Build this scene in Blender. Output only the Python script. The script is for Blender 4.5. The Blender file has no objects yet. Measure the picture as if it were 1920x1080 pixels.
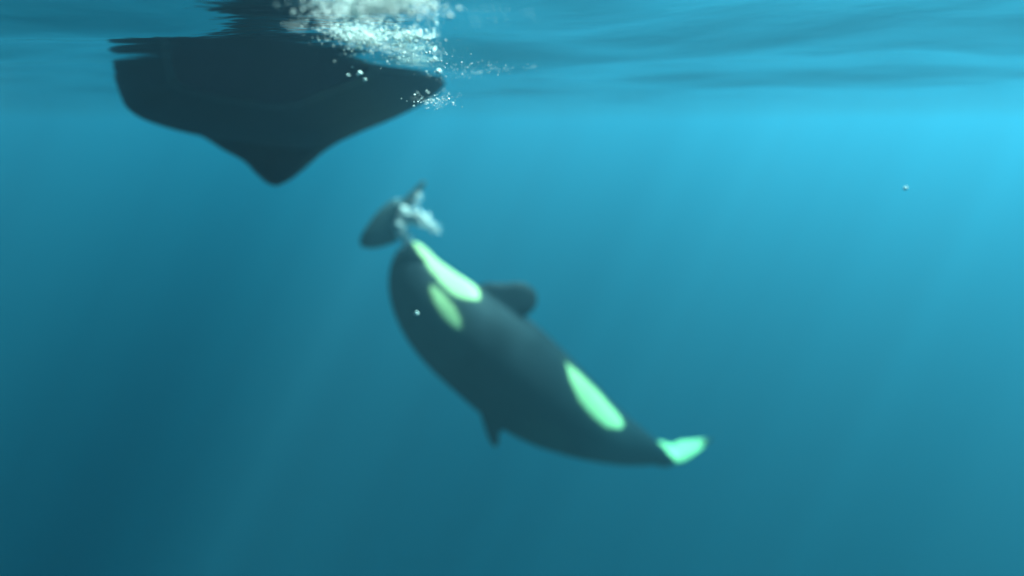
import bpy, bmesh, math, random
from mathutils import Vector, Matrix, noise

R = math.radians
random.seed(7)
scene = bpy.context.scene
COL = scene.collection

# ------------------------------------------------------------------ camera
CAM_Z = -0.285
PITCH = R(14.2)
cam_d = bpy.data.cameras.new('camera')
cam = bpy.data.objects.new('camera', cam_d)
COL.objects.link(cam)
cam_d.sensor_width = 36.0
cam_d.lens = 23.46
cam_d.clip_start = 0.05
cam_d.clip_end = 1000.0
cam.location = (0, 0, CAM_Z)
cam.rotation_euler = (R(90) - PITCH, 0, 0)
cam_d.dof.use_dof = True
cam_d.dof.focus_distance = 2.25
cam_d.dof.aperture_fstop = 0.56
scene.camera = cam

# ------------------------------------------------------------------ sky and sun
SUN_EL, SUN_AZ = 61.0, 68.0          # azimuth clockwise from +Y (ahead), so the sun stands to the right
world = bpy.data.worlds.new('World')
scene.world = world
world.use_nodes = True
wn = world.node_tree
bg = wn.nodes['Background']
sky = wn.nodes.new('ShaderNodeTexSky')
sky.sky_type = 'NISHITA'
sky.sun_disc = False
sky.sun_elevation = R(SUN_EL)
sky.sun_rotation = R(SUN_AZ)
wn.links.new(sky.outputs[0], bg.inputs[0])
bg.inputs[1].default_value = 0.05
sun_d = bpy.data.lights.new('sun', 'SUN')
sun_d.energy = 5.0
sun_d.angle = R(0.5)
sun_d.color = (1.0, 0.97, 0.92)
sun = bpy.data.objects.new('sun', sun_d)
COL.objects.link(sun)
sd = Vector((math.cos(R(SUN_EL)) * math.sin(R(SUN_AZ)), math.cos(R(SUN_EL)) * math.cos(R(SUN_AZ)), math.sin(R(SUN_EL))))
sun.rotation_euler = (-sd).to_track_quat('-Z', 'Y').to_euler()
sun.location = sd * 60

vs = scene.view_settings
vs.view_transform = 'Standard'
vs.look = 'None'
vs.exposure = 2.7
vs.gamma = 1.0
vs.use_curve_mapping = False
scene.cycles.volume_bounces = 0
scene.cycles.max_bounces = 8
scene.cycles.use_denoising = True

# ------------------------------------------------------------------ helpers
def mat(name, color=(0.5, 0.5, 0.5), rough=0.5, vary=0.0, scale=4.0, bump=0.0, spec=0.5, trans=0.0):
    m = bpy.data.materials.new(name)
    m.use_nodes = True
    nt = m.node_tree
    b = nt.nodes['Principled BSDF']
    b.inputs['Roughness'].default_value = rough
    b.inputs['Specular IOR Level'].default_value = spec
    b.inputs['Base Color'].default_value = (*color, 1)
    if trans:
        b.inputs['Subsurface Weight'].default_value = trans
        b.inputs['Subsurface Radius'].default_value = (0.02, 0.03, 0.03)
    tc = nt.nodes.new('ShaderNodeTexCoord')
    nz = nt.nodes.new('ShaderNodeTexNoise')
    nz.inputs['Scale'].default_value = scale
    nz.inputs['Detail'].default_value = 6
    nt.links.new(tc.outputs['Object'], nz.inputs['Vector'])
    if vary:
        mx = nt.nodes.new('ShaderNodeMix')
        mx.data_type = 'RGBA'
        nt.links.new(nz.outputs['Fac'], mx.inputs[0])
        mx.inputs[6].default_value = (*[c * (1 - vary) for c in color], 1)
        mx.inputs[7].default_value = (*[min(1, c * (1 + vary)) for c in color], 1)
        nt.links.new(mx.outputs[2], b.inputs['Base Color'])
    if bump:
        bp = nt.nodes.new('ShaderNodeBump')
        bp.inputs['Strength'].default_value = bump
        bp.inputs['Distance'].default_value = 0.02
        nt.links.new(nz.outputs['Fac'], bp.inputs['Height'])
        nt.links.new(bp.outputs[0], b.inputs['Normal'])
    return m

def obj(name, verts, faces, m, parent=None, smooth=True):
    me = bpy.data.meshes.new(name)
    me.from_pydata([tuple(v) for v in verts], [], faces)
    me.update()
    if smooth:
        for p in me.polygons:
            p.use_smooth = True
    if m:
        me.materials.append(m)
    o = bpy.data.objects.new(name, me)
    COL.objects.link(o)
    if parent:
        o.parent = parent
    return o

def tag(o, label=None, cat=None, group=None, kind=None):
    if label: o['label'] = label
    if cat: o['category'] = cat
    if group: o['group'] = group
    if kind: o['kind'] = kind
    return o

def empty(name, loc=(0, 0, 0), rz=0.0):
    o = bpy.data.objects.new(name, None)
    COL.objects.link(o)
    o.location = loc
    o.rotation_euler = (0, 0, rz)
    return o

def interp(keys, x):
    """smooth (Catmull-Rom style) interpolation of tuples keyed on the first entry"""
    if x <= keys[0][0]: return keys[0][1:]
    if x >= keys[-1][0]: return keys[-1][1:]
    for i in range(len(keys) - 1):
        if keys[i][0] <= x <= keys[i + 1][0]:
            break
    k1, k2 = keys[i], keys[i + 1]
    k0 = keys[i - 1] if i else k1
    k3 = keys[i + 2] if i + 2 < len(keys) else k2
    h = k2[0] - k1[0]
    t = (x - k1[0]) / h
    out = []
    for c in range(1, len(k1)):
        m1 = (k2[c] - k0[c]) / max(1e-9, k2[0] - k0[0]) * h
        m2 = (k3[c] - k1[c]) / max(1e-9, k3[0] - k1[0]) * h
        out.append((2*t**3 - 3*t*t + 1) * k1[c] + (t**3 - 2*t*t + t) * m1 + (-2*t**3 + 3*t*t) * k2[c] + (t**3 - t*t) * m2)
    return tuple(out)

def px(u, w, D):
    """a point D metres ahead, from its bearing in a 1920-wide view of the place"""
    c, s = math.cos(PITCH), math.sin(PITCH)
    a, bb = (u - 960) / 1251.2, (540 - w) / 1251.2
    return Vector((a, c + bb * s, -s + bb * c)) * D + Vector((0, 0, CAM_Z))

def loft(rings, close=True):
    n = len(rings[0])
    verts = [p for r in rings for p in r]
    faces = []
    for i in range(len(rings) - 1):
        for j in range(n if close else n - 1):
            a = i * n + j
            b = i * n + (j + 1) % n
            faces.append((a, b, b + n, a + n))
    return verts, faces

ICO = bmesh.new()
bmesh.ops.create_icosphere(ICO, subdivisions=1, radius=1)
IV = [vv.co.copy() for vv in ICO.verts]; IF = [tuple(vv.index for vv in ff.verts) for ff in ICO.faces]
ICO.free()
def blob(vl, fl, c, r, sq=0.7):
    o = len(vl)
    q = Matrix.Rotation(random.uniform(0, 6.28), 3, 'Z')
    k = random.uniform(0, 50)
    for p in IV:
        s = r * (1 + 0.35 * noise.noise((p.x + k, p.y, p.z)))
        w = q @ Vector((p.x * s * random.uniform(1.0, 1.15), p.y * s, p.z * s * sq))
        vl.append(c + w)
    fl.extend(tuple(i + o for i in t) for t in IF)

# ------------------------------------------------------------------ the water: surface, sea floor, murk
def wave(x, y):
    z = 0.0
    for ax, ay, L, a, ph in ((0.9, 0.42, 9.0, 0.05, 0.4), (0.55, -0.83, 5.3, 0.042, 1.9), (0.98, 0.2, 3.1, 0.024, 2.7),
                             (0.35, 0.94, 2.2, 0.02, 0.9), (0.75, -0.66, 1.3, 0.009, 4.4)):
        k = 2 * math.pi / L
        w = 0.8 * noise.noise((x * 0.12 + ph, y * 0.12, ph))
        z += a * math.sin(k * (ax * x + ay * y) + ph + 2.5 * w)
    z += 0.03 * (noise.noise((x * 0.55, y * 0.55, 3.0))) + 0.015 * noise.noise((x * 2.1, y * 2.1, 8.0))
    fade = 1.0 / (1.0 + (math.hypot(x, y) / 9.0) ** 2)
    return z * fade

def axis_coords(lo, hi, step, far, grow):
    c = []
    v = lo
    while v <= hi + 1e-6:
        c.append(v); v += step
    s = step; v = hi
    while v < far:
        s *= grow; v = min(far, v + s); c.append(v)
    s = step; v = lo
    while v > -far:
        s *= grow; v = max(-far, v - s); c.insert(0, v)
    return c

xs = axis_coords(-12, 14, 0.11, 330, 1.12)
ys = axis_coords(-1, 24, 0.11, 330, 1.12)
sv = [(x, y, wave(x, y)) for y in ys for x in xs]
nx = len(xs)
sf = [(j * nx + i, j * nx + i + 1, (j + 1) * nx + i + 1, (j + 1) * nx + i) for j in range(len(ys) - 1) for i in range(nx - 1)]
wm = bpy.data.materials.new('water_surface')
wm.use_nodes = True
nt = wm.node_tree
nt.nodes.clear()
out = nt.nodes.new('ShaderNodeOutputMaterial')
mix = nt.nodes.new('ShaderNodeMixShader')
fr = nt.nodes.new('ShaderNodeFresnel')
fr.inputs['IOR'].default_value = 1.33
gl = nt.nodes.new('ShaderNodeBsdfGlossy')
gl.inputs['Roughness'].default_value = 0.09
gl.inputs['Color'].default_value = (0.95, 0.98, 0.98, 1)
tr = nt.nodes.new('ShaderNodeBsdfTransparent')
tc = nt.nodes.new('ShaderNodeTexCoord')
nz = nt.nodes.new('ShaderNodeTexNoise')
nz.inputs['Scale'].default_value = 2.2
nz.inputs['Detail'].default_value = 4
bp = nt.nodes.new('ShaderNodeBump')
bp.inputs['Strength'].default_value = 0.15
bp.inputs['Distance'].default_value = 0.08
nt.links.new(tc.outputs['Object'], nz.inputs['Vector'])
nt.links.new(nz.outputs['Fac'], bp.inputs['Height'])
nt.links.new(bp.outputs[0], gl.inputs['Normal'])
nt.links.new(bp.outputs[0], fr.inputs['Normal'])
nt.links.new(fr.outputs[0], mix.inputs[0])
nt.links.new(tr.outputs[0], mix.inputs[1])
nt.links.new(gl.outputs[0], mix.inputs[2])
nt.links.new(mix.outputs[0], out.inputs[0])
n2 = nt.nodes.new('ShaderNodeTexNoise')  # patchy transmission colour, painted in to form light shafts and dapple
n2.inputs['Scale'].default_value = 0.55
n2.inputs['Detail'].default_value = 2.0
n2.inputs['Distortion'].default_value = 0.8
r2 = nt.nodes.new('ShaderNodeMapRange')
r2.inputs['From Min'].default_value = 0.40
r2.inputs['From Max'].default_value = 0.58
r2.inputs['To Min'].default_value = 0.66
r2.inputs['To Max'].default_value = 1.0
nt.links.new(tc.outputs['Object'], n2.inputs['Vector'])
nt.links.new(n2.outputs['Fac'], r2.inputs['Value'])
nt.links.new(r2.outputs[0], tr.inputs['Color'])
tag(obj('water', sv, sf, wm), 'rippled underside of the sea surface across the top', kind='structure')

sand = mat('sea_floor', (0.22, 0.2, 0.16), 0.9, 0.3, 0.3)
FL = -70.0
fx = [-330 + 660 * i / 60 for i in range(61)]
fv = [(x, y, FL + 1.2 * noise.noise((x * 0.03, y * 0.03, 0))) for y in fx for x in fx]
ff = [(j * 61 + i, j * 61 + i + 1, (j + 1) * 61 + i + 1, (j + 1) * 61 + i) for j in range(60) for i in range(60)]
tag(obj('sea_floor', fv, ff, sand), 'deep sandy sea floor lost in the blue water', kind='structure')

hm = bpy.data.materials.new('haze')
hm.use_nodes = True
nt = hm.node_tree
nt.nodes.clear()
out = nt.nodes.new('ShaderNodeOutputMaterial')
pv = nt.nodes.new('ShaderNodeVolumePrincipled')
pv.inputs['Density'].default_value = 0.10
pv.inputs['Color'].default_value = (0.06, 0.1740, 0.2318, 1)
pv.inputs['Absorption Color'].default_value = (0.0, 0.7389, 0.9482, 1)
pv.inputs['Anisotropy'].default_value = 0.72
nt.links.new(pv.outputs[0], out.inputs['Volume'])
H, zt, zb = 336.0, 1.6, FL - 2.3
hv = [(x, y, z) for z in (zb, zt) for y in (-H, H) for x in (-H, H)]
hf = [(0, 2, 3, 1), (4, 5, 7, 6), (0, 1, 5, 4), (2, 6, 7, 3), (0, 4, 6, 2), (1, 3, 7, 5)]
tag(obj('haze', hv, hf, hm, smooth=False), 'blue green sea water filling the whole view', kind='stuff')

# ------------------------------------------------------------------ the boat
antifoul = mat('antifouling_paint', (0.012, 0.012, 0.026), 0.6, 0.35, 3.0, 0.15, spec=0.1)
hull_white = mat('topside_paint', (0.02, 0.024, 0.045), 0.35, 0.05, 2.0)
BL = 13.4
HEAD = Vector((math.sin(R(-15)), math.cos(R(-15)), 0))
boat = empty('boat', (-1.33, 3.98, 0), math.atan2(HEAD.y, HEAD.x))
boat.scale = (0.75, 0.75, 0.9)
boat.rotation_euler = (R(-5.5), 0, math.atan2(HEAD.y, HEAD.x))
tag(boat, 'dark boat hull with a deep triangular keel floating at the surface', 'boat')
# station: position, half beam at deck, half beam at waterline, depth of the canoe body
ST = [(0.0, 0.85, 0.72, 0.22), (0.7, 1.20, 1.08, 0.36), (1.6, 1.58, 1.48, 0.50), (2.6, 1.80, 1.76, 0.60), (3.4, 1.86, 1.83, 0.64), (4.4, 1.86, 1.82, 0.65),
      (6.6, 1.78, 1.64, 0.62), (8.8, 1.46, 1.25, 0.55), (10.8, 0.92, 0.70, 0.42), (12.5, 0.38, 0.24, 0.28), (13.4, 0.06, 0.04, 0.1)]
def section(bd, bw, d):
    pts = [(bd, 1.05), (bd * 0.7 + bw * 0.3, 0.6), (bw * 1.01, 0.15), (bw, 0.0), (bw * 0.985, -0.14 * d), (bw * 0.93, -0.29 * d),
           (bw * 0.80, -0.46 * d), (bw * 0.60, -0.64 * d), (bw * 0.38, -0.79 * d), (bw * 0.18, -0.94 * d), (0.0, -d)]
    keys = [(i, *p) for i, p in enumerate(pts)]
    pts = [interp(keys, i / 3) for i in range(3 * (len(keys) - 1) + 1)]
    return [(y, z) for y, z in pts] + [(-y, z) for y, z in reversed(pts[:-1])]
rings = []
N = 60
for i in range(N + 1):
    a = BL * i / N
    bd, bw, d = interp(ST, a)
    rings.append([Vector((a, y, z)) for y, z in section(bd, bw, d)])
v, f = loft(rings, close=False)
n = len(rings[0])
f.append(tuple(range(n)))                                    # transom
for i in range(N):                                           # deck
    f.append((i * n, (i + 1) * n, (i + 1) * n + n - 1, i * n + n - 1))
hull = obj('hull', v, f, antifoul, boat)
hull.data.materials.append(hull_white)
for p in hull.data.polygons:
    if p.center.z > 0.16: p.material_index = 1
for p in hull.data.polygons:
    if len(p.vertices) > 4: p.use_smooth = False
# keel: swept trapezoid with a wide fillet into the hull
KS = [(0.0, 1.9, 6.6, 1.45), (0.2, 2.2, 6.2, 1.08), (0.4, 2.5, 5.8, 0.82), (0.6, 2.7, 5.4, 0.52), (0.8, 2.9, 5.0, 0.33), (0.9, 3.05, 4.8, 0.23), (0.96, 3.15, 4.65, 0.16), (1.0, 3.3, 4.4, 0.06)]
rings = []
for i in range(31):
    t = i / 30
    a0, a1, w = interp(KS, t)
    z = -0.26 - 0.70 * t
    ring = []
    for j in range(28):
        th = 2 * math.pi * j / 28
        cx = 0.5 - 0.5 * math.cos(th)
        yy = w * (1 if math.sin(th) >= 0 else -1) * abs(math.sin(th)) ** 0.8
        ring.append(Vector((a0 + (a1 - a0) * cx, yy + 0.12 + 0.32 * t, z)))
    rings.append(ring)
v, f = loft(rings)
f.append(tuple(range(28))[::-1]); f.append(tuple(len(v) - 28 + k for k in range(28)))
obj('keel', v, f, antifoul, boat)

# ------------------------------------------------------------------ the orca, modelled straight (s = snout to tail, y = its right, z = its back) and then bent
OL = 5.75
BODY = [(0.0, 0.05, 0.05, -0.02), (0.06, 0.13, 0.12, -0.02), (0.2, 0.21, 0.20, 0.0), (0.45, 0.31, 0.29, 0.02), (0.8, 0.41, 0.40, 0.03),
        (1.3, 0.51, 0.51, 0.02), (1.9, 0.57, 0.58, 0.0), (2.5, 0.57, 0.59, 0.0), (3.0, 0.51, 0.55, 0.0), (3.5, 0.42, 0.47, 0.0),
        (4.0, 0.30, 0.37, 0.02), (4.5, 0.19, 0.27, 0.03), (4.9, 0.12, 0.18, 0.03), (5.2, 0.08, 0.10, 0.02), (5.45, 0.05, 0.05, 0.01)]
def fin(outline, axis_u, axis_v, origin, normal, thick):
    """a closed lens-shaped blade: outline in (u, v), fattest in its middle"""
    n = len(outline)
    cu = sum(p[0] for p in outline) / n; cv = sum(p[1] for p in outline) / n
    verts, faces = [], []
    levels = [(1.0, 0.25), (0.93, 0.6), (0.75, 0.9), (0.4, 1.0)]
    for side in (1, -1):
        for sc, th in levels:
            for u, w in outline:
                p = origin + axis_u * (cu + (u - cu) * sc) + axis_v * (cv + (w - cv) * sc) + normal * side * th * thick
                verts.append(p)
    m = len(levels)
    for s in range(2):
        b = s * m * n
        for l in range(m - 1):
            for j in range(n):
                q = (b + l*n + j, b + l*n + (j+1) % n, b + (l+1)*n + (j+1) % n, b + (l+1)*n + j)
                faces.append(q if s == 0 else q[::-1])
        cap = tuple(b + (m-1)*n + j for j in range(n))
        faces.append(cap if s == 0 else cap[::-1])
    for j in range(n):
        faces.append((j, m*n + j, m*n + (j+1) % n, (j+1) % n))
    return verts, faces
def smooth_outline(pts, k=6):
    o = []
    n = len(pts)
    for i in range(n):
        p0, p1, p2, p3 = (Vector(pts[(i + q - 1) % n]) for q in range(4))
        for t in range(k):
            x = t / k
            o.append(tuple(0.5 * ((2*p1) + (p2-p0)*x + (2*p0-5*p1+4*p2-p3)*x*x + (3*p1-p0-3*p2+p3)*x**3)))
    return o

X, Y, Z = Vector((1, 0, 0)), Vector((0, 1, 0)), Vector((0, 0, 1))
rings = []
for i in range(97):
    s = 5.45 * i / 96
    w, h, c = interp(BODY, s)
    rings.append([Vector((s, w * math.cos(2*math.pi*j/48), c + h * math.sin(2*math.pi*j/48))) for j in range(48)])
allv, allf = loft(rings)
allf.append(tuple(range(48))[::-1]); allf.append(tuple(len(allv) - 48 + k for k in range(48)))
def join(v, f):
    o = len(allv)
    allv.extend(v); allf.extend(tuple(i + o for i in q) for q in f)
# dorsal fin
join(*fin(smooth_outline([(1.95, 0.42), (2.2, 0.60), (2.43, 0.76), (2.56, 0.82), (2.58, 0.75), (2.53, 0.64), (2.66, 0.42)]), X, Z, Vector((0, 0, 0)), Y, 0.055))
# pectoral fins: broad rounded paddles
for sg in (1, -1):
    U = Vector((0.84, 0.30 * sg, -0.45)).normalized()
    V = Vector((0.78, -0.1 * sg, 0.62)).normalized()
    V = (V - U * V.dot(U)).normalized()
    Nn = U.cross(V).normalized()
    join(*fin(smooth_outline([(-0.15, -0.13), (0.15, -0.17), (0.38, -0.19), (0.55, -0.11), (0.59, 0.04), (0.48, 0.18), (0.24, 0.2), (-0.15, 0.14)]),
              U, V, Vector((1.36, 0.33 * sg, -0.36)), Nn, 0.06))
# flukes
FLK = [(5.16, 0.0), (5.26, 0.12), (5.42, 0.36), (5.60, 0.54), (5.67, 0.59), (5.67, 0.48), (5.65, 0.30), (5.64, 0.12), (5.56, 0.0)]
join(*fin(smooth_outline(FLK + [(a, -b) for a, b in FLK[-2:0:-1]], 4), X, Y, Vector((0, 0, 0.01)), Z, 0.045))
me0 = bpy.data.meshes.new('orca_draft')
me0.from_pydata([tuple(p) for p in allv], [], allf)
tmp = bpy.data.objects.new('orca_draft', me0)
COL.objects.link(tmp)
rm = tmp.modifiers.new('r', 'REMESH'); rm.mode = 'VOXEL'; rm.voxel_size = 0.024; rm.adaptivity = 0
sm = tmp.modifiers.new('s', 'SMOOTH'); sm.factor = 0.5; sm.iterations = 5
dg = bpy.context.evaluated_depsgraph_get()
me1 = bpy.data.meshes.new_from_object(tmp.evaluated_get(dg))
bpy.data.objects.remove(tmp)
REST = [vv.co.copy() for vv in me1.vertices]
RESTN = [vv.normal.copy() for vv in me1.vertices]

# pale markings, as outlines on the animal's skin, the same on both sides: (s, half the angle round the body from the flank, negative towards the belly)
CHIN = [(0.08, -0.02), (0.49, -0.03), (0.81, -0.03), (1.0, -0.04), (1.12, -0.11), (1.25, -0.22), (1.2, -0.36), (1.05, -0.5), (1.05, -0.85), (0.0, -0.85), (0.02, -0.2)]
EYE = [(0.77, 0.10), (0.81, 0.07), (0.93, 0.045), (1.09, 0.06), (1.22, 0.12), (1.28, 0.185), (1.24, 0.215), (1.11, 0.225), (0.95, 0.195), (0.82, 0.15)]
FLANK = [(2.58, -0.30), (2.67, -0.17), (2.92, -0.05), (3.23, 0.0), (3.61, 0.0), (3.87, -0.12), (3.95, -0.24), (3.85, -0.32), (3.32, -0.36), (2.87, -0.34)]
def sdf(poly, x, y):
    """signed distance, negative inside"""
    inside = False
    d = 1e9
    n = len(poly)
    for i in range(n):
        x1, y1 = poly[i]; x2, y2 = poly[(i + 1) % n]
        if (y1 > y) != (y2 > y) and x < (x2 - x1) * (y - y1) / (y2 - y1) + x1:
            inside = not inside
        ex, ey = x2 - x1, y2 - y1
        t = max(0, min(1, ((x - x1) * ex + (y - y1) * ey) / (ex * ex + ey * ey)))
        d = min(d, math.hypot(x - x1 - t * ex, y - y1 - t * ey))
    return -d if inside else d
def step(d, soft=0.03):
    edge = max(0.0, min(1.0, 0.5 - d / (2 * soft)))
    return max(edge, 0.04 * math.exp(-max(0.0, d) / 0.05))       # faint pale falloff, a glow painted round the white patches
def skin(p):
    w, h, c = interp(BODY, p.x)
    return p.x, 0.5 * math.atan2((p.z - c) / h, abs(p.y) / w)
def pale(p, nrm):
    s, y, z = p
    m = 0.0
    w, h, c = interp(BODY, s)
    if s < 4.6 and (y / (w + 0.05)) ** 2 + ((z - c) / (h + 0.05)) ** 2 < 1.0:
        q = skin(p)
        m = max(m, step(sdf(CHIN, *q), 0.02), step(sdf(EYE, *q), 0.02), step(sdf(FLANK, *q), 0.02))
        if 0.9 < s < 3.4 and nrm.z < 0: m = max(m, step(abs(y) - 0.08, 0.03))       # belly stripe
    sd = ((s - 2.95) / 0.42) ** 2 + ((z - 0.50) / 0.17) ** 2          # grey saddle
    if sd < 1.6 and z > 0.2: m = max(m, 0.05 * max(0.0, min(1.0, 1.5 - sd)))
    if s > 5.1 and nrm.z < 0.0:
        m = max(m, step(abs(y) - 0.44, 0.06) * step(5.2 + 0.55 * abs(y) - s, 0.03))
    return m

# the bend: centre line in the water, from snout to tail
OS = 1.4                                                     # a big animal
SPINE = []
for s_, u_, w_, d_, roll_ in ((0.0, 759, 457, 7.30, -28), (0.62, 788, 527, 7.26, -26), (1.17, 836, 590, 7.30, -24), (1.95, 922, 665, 7.52, -22), (2.75, 1008, 736, 7.85, -18),
                       (3.50, 1085, 786, 8.25, -12), (4.2, 1161, 822, 8.65, 4), (4.8, 1226, 851, 9.0, 45), (5.1, 1250, 863, 9.2, 75), (5.3, 1259, 858, 9.32, 88), (5.5, 1259, 840, 9.46, 92), (5.8, 1256, 812, 9.62, 92)):
    SPINE.append((s_, *px(u_, w_, d_ * OS), roll_))
def bend_frame(s):
    c = Vector(interp(SPINE, s)[:3]); a = Vector(interp(SPINE, max(0, s - 0.05))[:3]); b = Vector(interp(SPINE, min(5.8, s + 0.05))[:3])
    T = (b - a).normalized()
    tocam = (Vector((0, 0, CAM_Z)) - c).normalized()
    Rt = (tocam - T * tocam.dot(T)).normalized()
    Rt = Matrix.Rotation(R(interp(SPINE, s)[3] + ROLL0), 3, T) @ Rt
    return c, Rt, T.cross(Rt)
ROLL0 = 0
FR = [bend_frame(5.8 * i / 290) for i in range(291)]
def bend(p):
    x = max(0.0, min(289.999, p.x / 5.8 * 290))
    i = int(x); t = x - i
    c = FR[i][0].lerp(FR[i+1][0], t); r = FR[i][1].lerp(FR[i+1][1], t).normalized(); u = FR[i][2].lerp(FR[i+1][2], t).normalized()
    return c + (r * p.y + u * p.z) * OS
base = bend(Vector((2.3, 0, 0)))
for vv, p in zip(me1.vertices, REST):
    vv.co = bend(p) - base
for p in me1.polygons:
    p.use_smooth = True
att = me1.color_attributes.new('pale', 'FLOAT_COLOR', 'POINT')
for i, (p, nr) in enumerate(zip(REST, RESTN)):
    q = pale(p, nr)
    att.data[i].color = (q, q, q, 1)
om = mat('orca_skin', (0.011, 0.014, 0.017), 0.6, 0.5, 3.0, 0.08, spec=0.06)
nt = om.node_tree
b = nt.nodes['Principled BSDF']
src = b.inputs['Base Color'].links[0].from_socket
at = nt.nodes.new('ShaderNodeAttribute'); at.attribute_name = 'pale'
mx = nt.nodes.new('ShaderNodeMix'); mx.data_type = 'RGBA'
nt.links.new(at.outputs['Fac'], mx.inputs[0])
nt.links.new(src, mx.inputs[6])
wv = nt.nodes.new('ShaderNodeMix'); wv.data_type = 'RGBA'
wn2 = nt.nodes.new('ShaderNodeTexNoise'); wn2.inputs['Scale'].default_value = 5.0; wn2.inputs['Detail'].default_value = 8; wn2.inputs['Distortion'].default_value = 1.2
wc = nt.nodes.new('ShaderNodeTexCoord')
nt.links.new(wc.outputs['Object'], wn2.inputs['Vector'])
nt.links.new(wn2.outputs['Fac'], wv.inputs[0])
wv.inputs[6].default_value = (0.36, 0.36, 0.15, 1)
wv.inputs[7].default_value = (0.48, 0.52, 0.23, 1)
nt.links.new(wv.outputs[2], mx.inputs[7])
nt.links.new(mx.outputs[2], b.inputs['Base Color'])
me1.materials.clear()
me1.materials.append(om)
orca = bpy.data.objects.new('orca', me1)
me1.name = 'orca'
orca.location = base
COL.objects.link(orca)
tag(orca, 'black and white orca swimming up with its snout at the broken rudder', 'orca')

eye_mat = mat('orca_eye', (0.01, 0.008, 0.006), 0.15)
for sg in (1, -1):
    w, h, c = interp(BODY, 0.70)
    vl, fl = [], []
    blob(vl, fl, bend(Vector((0.70, sg * w * 0.98, c - 0.02))) - base, 0.035)
    obj('eye', vl, fl, eye_mat, orca)

# ------------------------------------------------------------------ the broken rudder
rud_mat = mat('rudder_gelcoat', (0.03, 0.05, 0.055), 0.5, 0.3, 5.0, 0.1)
core_mat = mat('torn_foam_core', (0.95, 0.79, 0.74), 0.9, 0.15, 30.0, 0.6)
ro = px(730, 425, 9.95)
rud = empty('rudder', ro)
tag(rud, 'dark broken rudder with a thin stock and torn white core above the orca snout', 'rudder')
OUT = [(757, 380), (742, 372), (722, 384), (704, 402), (688, 424), (676, 446), (678, 462), (698, 466), (722, 461), (744, 452), (752, 436), (757, 415), (762, 396)]
pts = [px(u, w, 9.95) - ro for u, w in OUT]
ux = Vector((1, 0, 0)); uz = Vector((0, math.sin(PITCH), math.cos(PITCH))); un = ux.cross(uz)
o2 = smooth_outline([(p.dot(ux), p.dot(uz)) for p in pts], 4)
v, f = fin(o2, ux, uz, Vector((0, 0, 0)), un, 0.095)
obj('blade', v, f, rud_mat, rud)
def tube(path, radii, n=10, rough=0.0, seed=0):
    rings = []
    for i, (p, r) in enumerate(zip(path, radii)):
        t = (path[min(i + 1, len(path) - 1)] - path[max(0, i - 1)]).normalized()
        a = t.orthogonal().normalized(); b2 = t.cross(a)
        rings.append([p + (a * math.cos(2*math.pi*j/n) + b2 * math.sin(2*math.pi*j/n)) * r * (1 + rough * noise.noise((i * 0.7 + seed, j * 1.3, seed))) for j in range(n)])
    v, f = loft(rings)
    f.append(tuple(range(n))[::-1]); f.append(tuple(len(v) - n + k for k in range(n)))
    return v, f
def path3(p2, D, k=5):
    keys = [(i, *(px(u, w, D) - ro)) for i, (u, w) in enumerate(p2)]
    m = (len(p2) - 1) * k
    return [Vector(interp(keys, i / k)) for i in range(m + 1)]
pp = path3([(748, 392), (764, 378), (778, 363), (788, 350), (796, 340)], 9.95)
v, f = tube(pp, [0.125 - 0.095 * (i / (len(pp) - 1)) ** 0.7 for i in range(len(pp))], 12)
obj('stock', v, f, rud_mat, rud)
cv, cf = [], []
for k, (p2, r0, r1) in enumerate([([(756, 396), (768, 396), (782, 401), (794, 407)], 0.026, 0.03), ([(786, 405), (800, 416), (812, 424), (826, 437)], 0.034, 0.01),
                                  ([(775, 412), (790, 418), (806, 428), (818, 436)], 0.028, 0.012), ([(760, 398), (757, 410), (755, 420), (750, 428)], 0.026, 0.03),
                                  ([(766, 404), (776, 412), (788, 420)], 0.03, 0.03), ([(750, 424), (760, 422)], 0.03, 0.02),
                                  ([(752, 426), (756, 440), (762, 454)], 0.03, 0.03), ([(787, 361), (782, 374), (778, 392)], 0.012, 0.02)]):
    pp = path3(p2, 9.8)
    ln = sum((pp[i+1] - pp[i]).length for i in range(len(pp) - 1))
    for q in range(int(150 * ln) + 12):
        x = random.random() * (len(pp) - 1.001); i = int(x); tt = x / (len(pp) - 1)
        w = 1.9 * (r0 + (r1 - r0) * tt)
        blob(cv, cf, pp[i].lerp(pp[i + 1], x - i) + Vector([random.gauss(0, 0.75 * w) for _ in range(3)]), random.uniform(0.25, 0.75) * w, random.uniform(0.3, 0.9))
obj('torn_core', cv, cf, core_mat, rud)['kind'] = 'stuff'

# ------------------------------------------------------------------ foam, bubbles, drifting specks
foam_mat = mat('foam', (0.42, 0.6, 0.56), 0.6, 0.08, 20.0)
def foam(patches, name, label):
    vl, fl = [], []
    for (u0, w0, u1, w1, z, spread, count, r) in patches:
        for _ in range(count):
            t = random.gauss(0.5, 0.36)
            p = px(u0 + (u1 - u0) * t, w0 + (w1 - w0) * t, 1.0) - Vector((0, 0, CAM_Z))
            D = (z - CAM_Z) / p.z
            c = p * D + Vector((0, 0, CAM_Z))
            c += Vector((random.gauss(0, spread), random.gauss(0, spread), random.gauss(0, spread * 0.35)))
            c.z = min(c.z, wave(c.x, c.y) - 0.01)
            blob(vl, fl, c, r * random.lognormvariate(0, 0.5))
    return tag(obj(name, vl, fl, foam_mat), label, kind='stuff')
foam([(632, 12, 700, 8, -0.05, 0.051, 762, 0.0019), (690, 4, 765, 0, -0.05, 0.036, 1270, 0.0022), (648, 22, 655, 16, -0.05, 0.025, 211, 0.0019)], 'foam', 'bright foam patch at the top edge above the boat stern')
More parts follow.
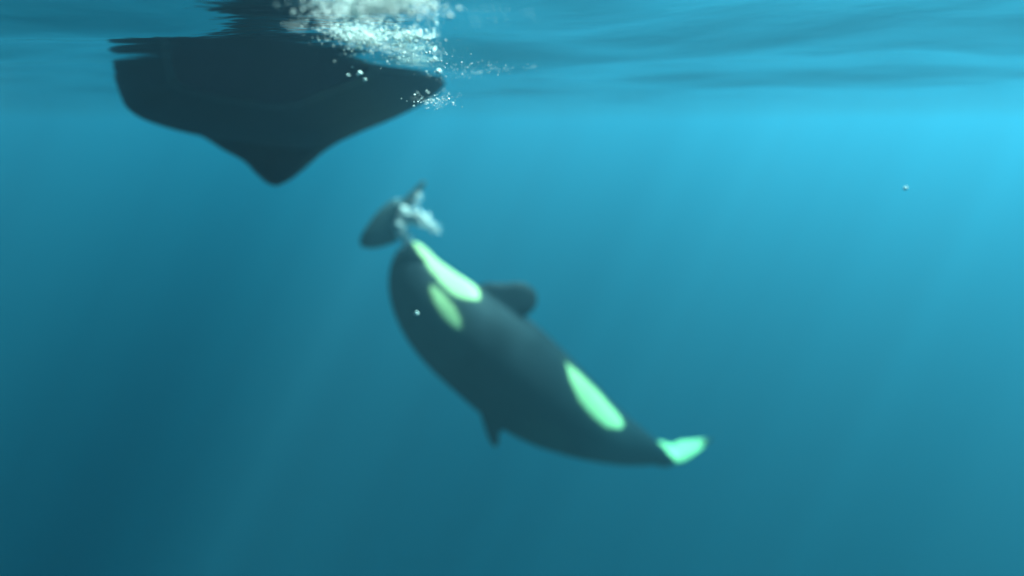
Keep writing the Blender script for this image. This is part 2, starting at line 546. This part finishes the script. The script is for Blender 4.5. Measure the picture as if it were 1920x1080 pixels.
foam([(625, 52, 650, 56, -0.05, 0.031, 135, 0.0019), (655, 62, 695, 62, -0.06, 0.041, 592, 0.0019), (675, 70, 692, 76, -0.08, 0.031, 338, 0.0022),
      (700, 60, 760, 66, -0.07, 0.051, 423, 0.0014), (745, 68, 792, 67, -0.07, 0.019, 253, 0.0022), (796, 84, 826, 142, -0.05, 0.014, 30, 0.0015), (690, 84, 790, 102, -0.10, 0.051, 592, 0.0011)],
     'foam', 'white foam streaks along the waterline at the boat stern')
foam([(840, 138, 875, 134, -0.10, 0.051, 92, 0.0013), (870, 130, 960, 127, -0.08, 0.046, 110, 0.0011)], 'foam', 'faint trail of foam trailing off right of the boat stern')
foam([(800, 186, 805, 197, -0.23, 0.031, 92, 0.0014), (822, 183, 824, 196, -0.23, 0.025, 75, 0.0014)], 'foam', 'dim cloud of small bubbles below the stern corner')
cloud_mat = bpy.data.materials.new('bubble_glow_cloud')
cloud_mat.use_nodes = True
nt = cloud_mat.node_tree
nt.nodes.clear()
out = nt.nodes.new('ShaderNodeOutputMaterial')
vsn = nt.nodes.new('ShaderNodeVolumeScatter')
vsn.inputs['Color'].default_value = (0.7, 0.95, 0.88, 1)
vsn.inputs['Density'].default_value = 2.2
vsn.inputs['Anisotropy'].default_value = 0.1
nt.links.new(vsn.outputs[0], out.inputs['Volume'])
def cloud(patches, label):
    """milky clouds: fine bubbles at the stern, added glow at the rudder core"""
    vl, fl = [], []
    for (u0, w0, u1, w1, z, D, spread, count, r) in patches:
        for _ in range(count):
            t = random.gauss(0.5, 0.38)
            c = px(u0 + (u1 - u0) * t, w0 + (w1 - w0) * t, 1.0)
            if D is None:
                d1 = c - Vector((0, 0, CAM_Z)); D1 = (z - CAM_Z) / d1.z
            else:
                D1 = D
            c = px(u0 + (u1 - u0) * t, w0 + (w1 - w0) * t, D1) + Vector((random.gauss(0, spread), random.gauss(0, spread), random.gauss(0, spread * 0.3)))
            rr = r * random.uniform(0.6, 1.4)
            if D is None: c.z = min(c.z, wave(c.x, c.y) - rr * 0.6)
            blob(vl, fl, c, rr, 0.55)
    return tag(obj('bubble_glow_cloud', vl, fl, cloud_mat), label, kind='stuff')
cloud([(650, 60, 770, 70, -0.08, None, 0.048, 23, 0.0263), (690, 85, 790, 100, -0.08, None, 0.032, 18, 0.0188), (640, 10, 760, 2, -0.07, None, 0.040, 25, 0.0263)], 'milky cloud of fine bubbles spread along the boat stern')
cloud([(845, 138, 960, 128, -0.07, None, 0.016, 15, 0.0135), (800, 184, 826, 196, -0.23, None, 0.016, 8, 0.0135)], 'thin milky trail of bubbles off the stern corner')
cloud([(765, 395, 815, 425, 0, 9.75, 0.07, 26, 0.055), (755, 430, 765, 455, 0, 9.75, 0.04, 8, 0.05), (790, 365, 780, 395, 0, 9.75, 0.03, 8, 0.04)], 'pale cloud added as a glow around the torn rudder core at the orca snout')  # puffs added to imitate the glow about the torn core
def bubble(u, w, D, r, label, group=None, cat='bubble', name='bubble', k=3):
    c = px(u, w, D)
    vl, fl = [], []
    for i in range(k):
        off = Vector((random.gauss(0, r * 0.7), random.gauss(0, r * 0.5), random.gauss(0, r * 0.4))) if i else Vector((0, 0, 0))
        blob(vl, fl, off, r * (1 if i == 0 else 0.6), 0.85)
    o = obj(name, vl, fl, foam_mat)
    o.location = c
    return tag(o, label, cat, group)
G = 'bright bubbles around the stern'
bubble(585, 57, 2.86, 0.012, 'lone bright bubble above the dark hull, clear of the foam', G)
bubble(755, 46, 2.86, 0.010, 'small bright bubble between the two foam patches at the stern', G)
bubble(826, 77, 3.03, 0.007, 'tiny bubble in open water just off the stern foam', G)
bubble(802, 96, 3.13, 0.009, 'bubble at the top of the row down the stern corner', G)
bubble(815, 111, 3.13, 0.013, 'middle bubble of the row down the stern corner', G)
bubble(822, 134, 3.13, 0.014, 'lowest bubble of the row down the stern corner', G)
bubble(652, 141, 3.03, 0.006, 'tiny bubble at the left of the cluster against the dark hull', G)
bubble(674, 137, 3.03, 0.011, 'largest bubble of the cluster against the dark hull', G)
bubble(684, 150, 3.03, 0.009, 'lower bubble of the cluster against the dark hull', G)
bubble(998, 79, 3.20, 0.009, 'bright flat blob for a glint at the surface right of the boat', G)  # this blob and the next stand in for a surface glint
bubble(971, 80, 3.20, 0.007, 'dimmer blob for the same surface glint right of the boat', G)
S = 'specks drifting in the water'
bubble(781, 588, 3.40, 0.011, 'small white speck drifting in front of the orca', S, 'speck', 'drifting_speck', 2)
bubble(1698, 353, 3.40, 0.011, 'pale speck drifting alone in open water on the right', S, 'speck', 'drifting_speck', 2)
